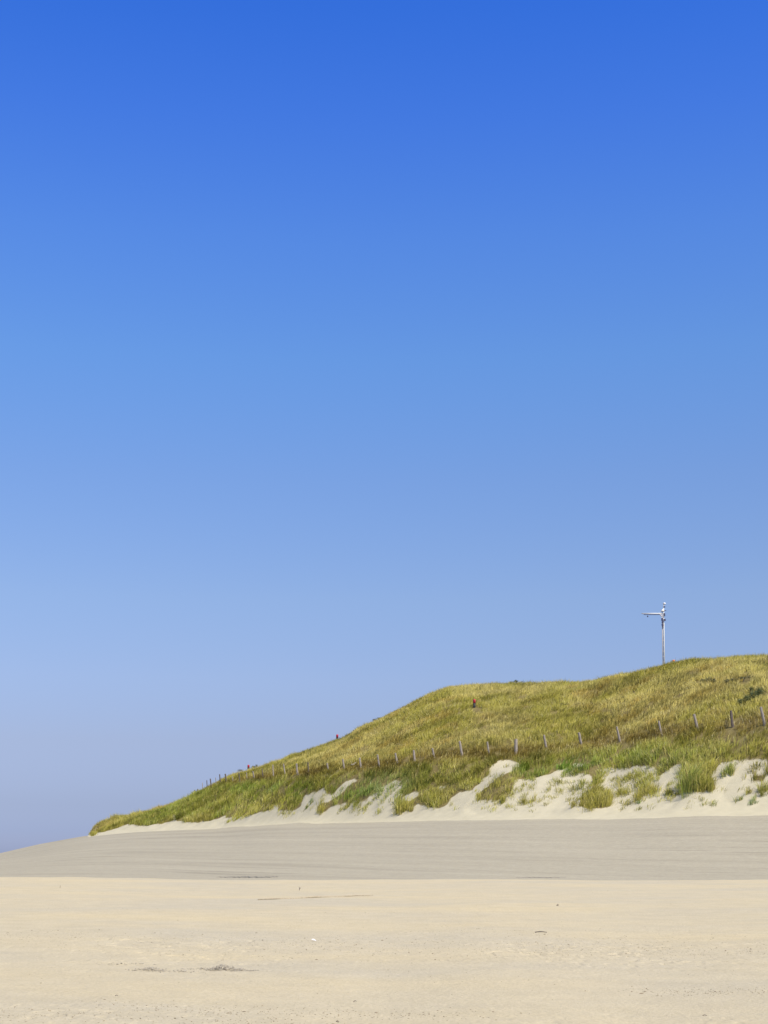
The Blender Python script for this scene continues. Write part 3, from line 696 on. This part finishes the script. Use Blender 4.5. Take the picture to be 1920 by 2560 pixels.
# ---------------------------------------------------------------- things on the beach
p0 = hit(645, 2250); p1 = hit(932, 2239); mb = MB(); pts = []; c0 = (p0 + p1) / 2
for k in range(25):
    t = k / 24; q = p0.lerp(p1, t); q.y += .25 * math.sin(t * 3.1) * .4 + random.uniform(-.02, .02)
    q.z = float(height(q.x, q.y)) + .012 + .008 * math.sin(t * 17); pts.append(q - c0)
mb.tube(pts, [.008 + .012 * math.sin(math.pi * min(1, .15 + k / 28)) for k in range(25)], 8, True, .1)
o = mb.build('driftwood_pole', M_STICK, smooth=True); o.location = c0
tag(o, 'long thin brown pole lying almost flat on the pale sand', 'driftwood')

def shell(px, py, size, rot, label):
    p = hit(px, py); n, m_ = 13, 6; v = []; f = []
    for i in range(m_):
        for k in range(n):
            a = R(-75 + 150 * k / (n - 1)); rr = size * (i / (m_ - 1)) * (1 + .05 * math.cos(k * math.pi)); 
            v.append((rr * math.sin(a), rr * math.cos(a) - size * .4, size * .45 * (1 - (i / (m_ - 1)) ** 2) * (1 if k % 2 else .9)))
    for i in range(m_ - 1):
        for k in range(n - 1): f.append((i * n + k, i * n + k + 1, (i + 1) * n + k + 1, (i + 1) * n + k))
    me = bpy.data.meshes.new('shell'); me.from_pydata(v, [], f); me.materials.append(M_SHELL); me.update()
    o = bpy.data.objects.new('shell', me); COL.objects.link(o); o.location = p + Vector((0, 0, size * .25)); o.rotation_euler = rot
    sm = o.modifiers.new('thickness', 'SOLIDIFY'); sm.thickness = size * .06
    tag(o, label, 'shell'); return o
shell(785, 2353, .050, (R(50), R(20), R(30)), 'white broken shell standing tilted on the sand in the middle of the beach')

def twig(px, py, pts, r, mat, label, name='twig'):
    p = hit(px, py); mb = MB()
    for ch in pts: mb.tube([Vector(q) for q in ch], [r * (1 - .5 * i / len(ch)) for i in range(len(ch))], 7, True, .12)
    o = mb.build(name, mat); o.location = p; return tag(o, label, 'twig', 'twigs lying on the beach')
twig(748, 2226, [[(0, 0, -.03), (.01, 0, .05), (-.005, .0, .11)], [(.01, 0, .05), (.05, .01, .085)]], .010, M_TWIG, 'dark forked twig standing up near the berm above the long pole')
twig(1352, 2332, [[(-.10, 0, .01), (0, .02, .022), (.11, 0, .008)], [(-.03, 0, .02), (.04, -.03, .02)]], .008, M_TWIG, 'dark flat twig lying right of the middle of the beach')
twig(1394, 2264, [[(0, 0, -.01), (.01, 0, .04)], [(-.03, 0, .01), (.03, .01, .012)]], .010, M_TWIG, 'tiny dark twig on the far sand above the flat dark twig')
twig(150, 2220, [[(0, 0, -.02), (.005, 0, .05), (0, 0, .09)]], .010, M_STICK, 'short pale stalk sticking up at the far left of the berm')
twig(1762, 2540, [[(-.02, 0, .004), (0, .0, .010), (.022, .01, .003)]], .0035, M_TWIG, 'tiny dark twig in the lower right corner of the beach')
twig(887, 2505, [[(-.014, 0, .003), (.004, .0, .012), (.018, .005, .006)]], .0035, M_TWIG, 'tiny dark twig low on the sand below the dried wrack heap')
twig(291, 2490, [[(-.012, 0, .003), (.004, .0, .010), (.014, .005, .004)]], .0035, M_TWIG, 'tiny dark twig low on the left of the beach')

# dark strand lying at the back of the berm, and the dried wrack heap in front
def strand(name, pxs, D, th, mat, label, cat, lift=.03):
    pts = []; x0 = None
    for px in pxs:
        a = ray(px, 2196)[0]; X = a * D; q = Vector((X, D + random.uniform(-.3, .3), 0)); q.z = float(height(q.x, q.y)) + lift
        pts.append(q)
    c = pts[len(pts) // 2].copy(); mb = MB(); mb.tube([q - c for q in pts], [th * (.35 + .65 * math.sin(math.pi * (i + .5) / len(pts))) * random.uniform(.7, 1.2) for i in range(len(pts))], 7, True, .2)
    o = mb.build(name, mat); o.location = c; tag(o, label, cat); return o
M_WRACK = simple_mat('dried_wrack', (.16, .155, .135), .95, .3, 14)
def bankD(px, py):
    return hit(px, py, 64).y
strand('wrack_line', range(540, 700, 5), bankD(610, 2194), .024, M_WRACK, 'thin dark line of dried wrack where the grey bank meets the berm on the left', 'wrack line')
strand('wrack_line', range(1290, 1420, 6), bankD(1350, 2195), .009, M_WRACK, 'fainter dark line of wrack at the back of the berm right of the middle', 'wrack line')

def crumbs(name, centers, n, size, mat, label, cat, kind=None):
    """small irregular angular crumbs; centers: list of (px, py, spread px x, spread m y, weight)"""
    wts = np.array([c[4] for c in centers], float); wts /= wts.sum(); ch = rng.choice(len(centers), n, p=wts)
    hp = [hit(c[0], c[1]) for c in centers]; V = []; Fc = []; c0 = hp[0]
    for i in range(n):
        c = centers[ch[i]]; h = hp[ch[i]]; sx_ = c[2] * h.y / F
        if name == 'beach_litter': x = h.x + rng.uniform(-1, 1) * sx_ * (1 + .5 * abs(rng.standard_normal())); y = h.y + rng.standard_normal() * c[3] * .6
        else: x = h.x + rng.standard_normal() * sx_ * .5; y = h.y + rng.standard_normal() * c[3] * .5
        z = float(height(x, y)); k = 6; s = size * rng.uniform(.35, 1.5) * (1.0 if rng.random() > .06 else 2.0)
        if len(c) > 5: z += c[5] * math.exp(-((x - h.x) / (sx_ * .6)) ** 2) * rng.random()
        dr = rng.standard_normal((k, 3)); dr /= np.linalg.norm(dr, axis=1)[:, None]
        el_ = np.array([rng.uniform(.8, 2.2), rng.uniform(.5, 1.3), rng.uniform(.35, .8)]); th = rng.uniform(0, math.pi)
        o6 = np.array([(1, 0, 0), (-1, 0, 0), (0, 1, 0), (0, -1, 0), (0, 0, 1), (0, 0, -1)], float) * el_ * s * rng.uniform(.7, 1.2, (6, 1))
        ct, sn = math.cos(th), math.sin(th); o6 = np.stack([o6[:, 0] * ct - o6[:, 1] * sn, o6[:, 0] * sn + o6[:, 1] * ct, o6[:, 2]], 1)
        b = len(V); V += [(x + q[0] - c0.x, y + q[1] - c0.y, z + q[2] + s * .2 - c0.z) for q in o6]
        for t in ((0, 2, 4), (2, 1, 4), (1, 3, 4), (3, 0, 4), (2, 0, 5), (1, 2, 5), (3, 1, 5), (0, 3, 5)): Fc.append(tuple(b + j for j in t))
    me = bpy.data.meshes.new(name); me.from_pydata(V, [], Fc); me.materials.append(mat); me.update()
    o = bpy.data.objects.new(name, me); COL.objects.link(o); o.location = c0; tag(o, label, cat, kind=kind); return o
M_CRUST = simple_mat('sandy_wrack_crust', (.36, .315, .235), .95, .35, 20)
crumbs('dried_wrack_heap', [(556, 2424, 44, .20, 3.4, .05), (530, 2426, 70, .16, 1.2, .02), (605, 2427, 40, .14, .9, .015)], 620, .0075, M_CRUST,
       'larger heap of dried grey wrack and shell crumbs on the near left sand', 'wrack heap', 'stuff')
crumbs('dried_wrack_heap', [(378, 2426, 40, .20, 2.6, .03), (440, 2429, 60, .13, 1.0, .01), (290, 2411, 60, .1, .35, .01), (350, 2410, 40, .1, .3, .01)], 400, .0065, M_CRUST,
       'flatter heap of dried wrack left of the larger one', 'wrack heap', 'stuff')
M_LIT = simple_mat('brown_litter', (.24, .19, .12), .95, .4, 20)
crumbs('beach_litter', [(300, 2345, 420, 1.8, 2.2), (1200, 2362, 420, 1.6, 2.2), (1650, 2385, 260, 1.0, 1.4), (1400, 2340, 300, 2, 1.0), (900, 2385, 500, 1.5, 1.2), (300, 2545, 460, .5, 1.5), (700, 2530, 330, .5, 1.5), (1750, 2480, 130, .4, .8),
       (960, 2290, 960, 6, .5), (960, 2450, 960, 2, .5), (960, 2235, 960, 5, .3)], 5200, .0048, M_LIT,
       'brown crumbs of shell and plant litter strewn over the trampled sand', 'litter', 'stuff')
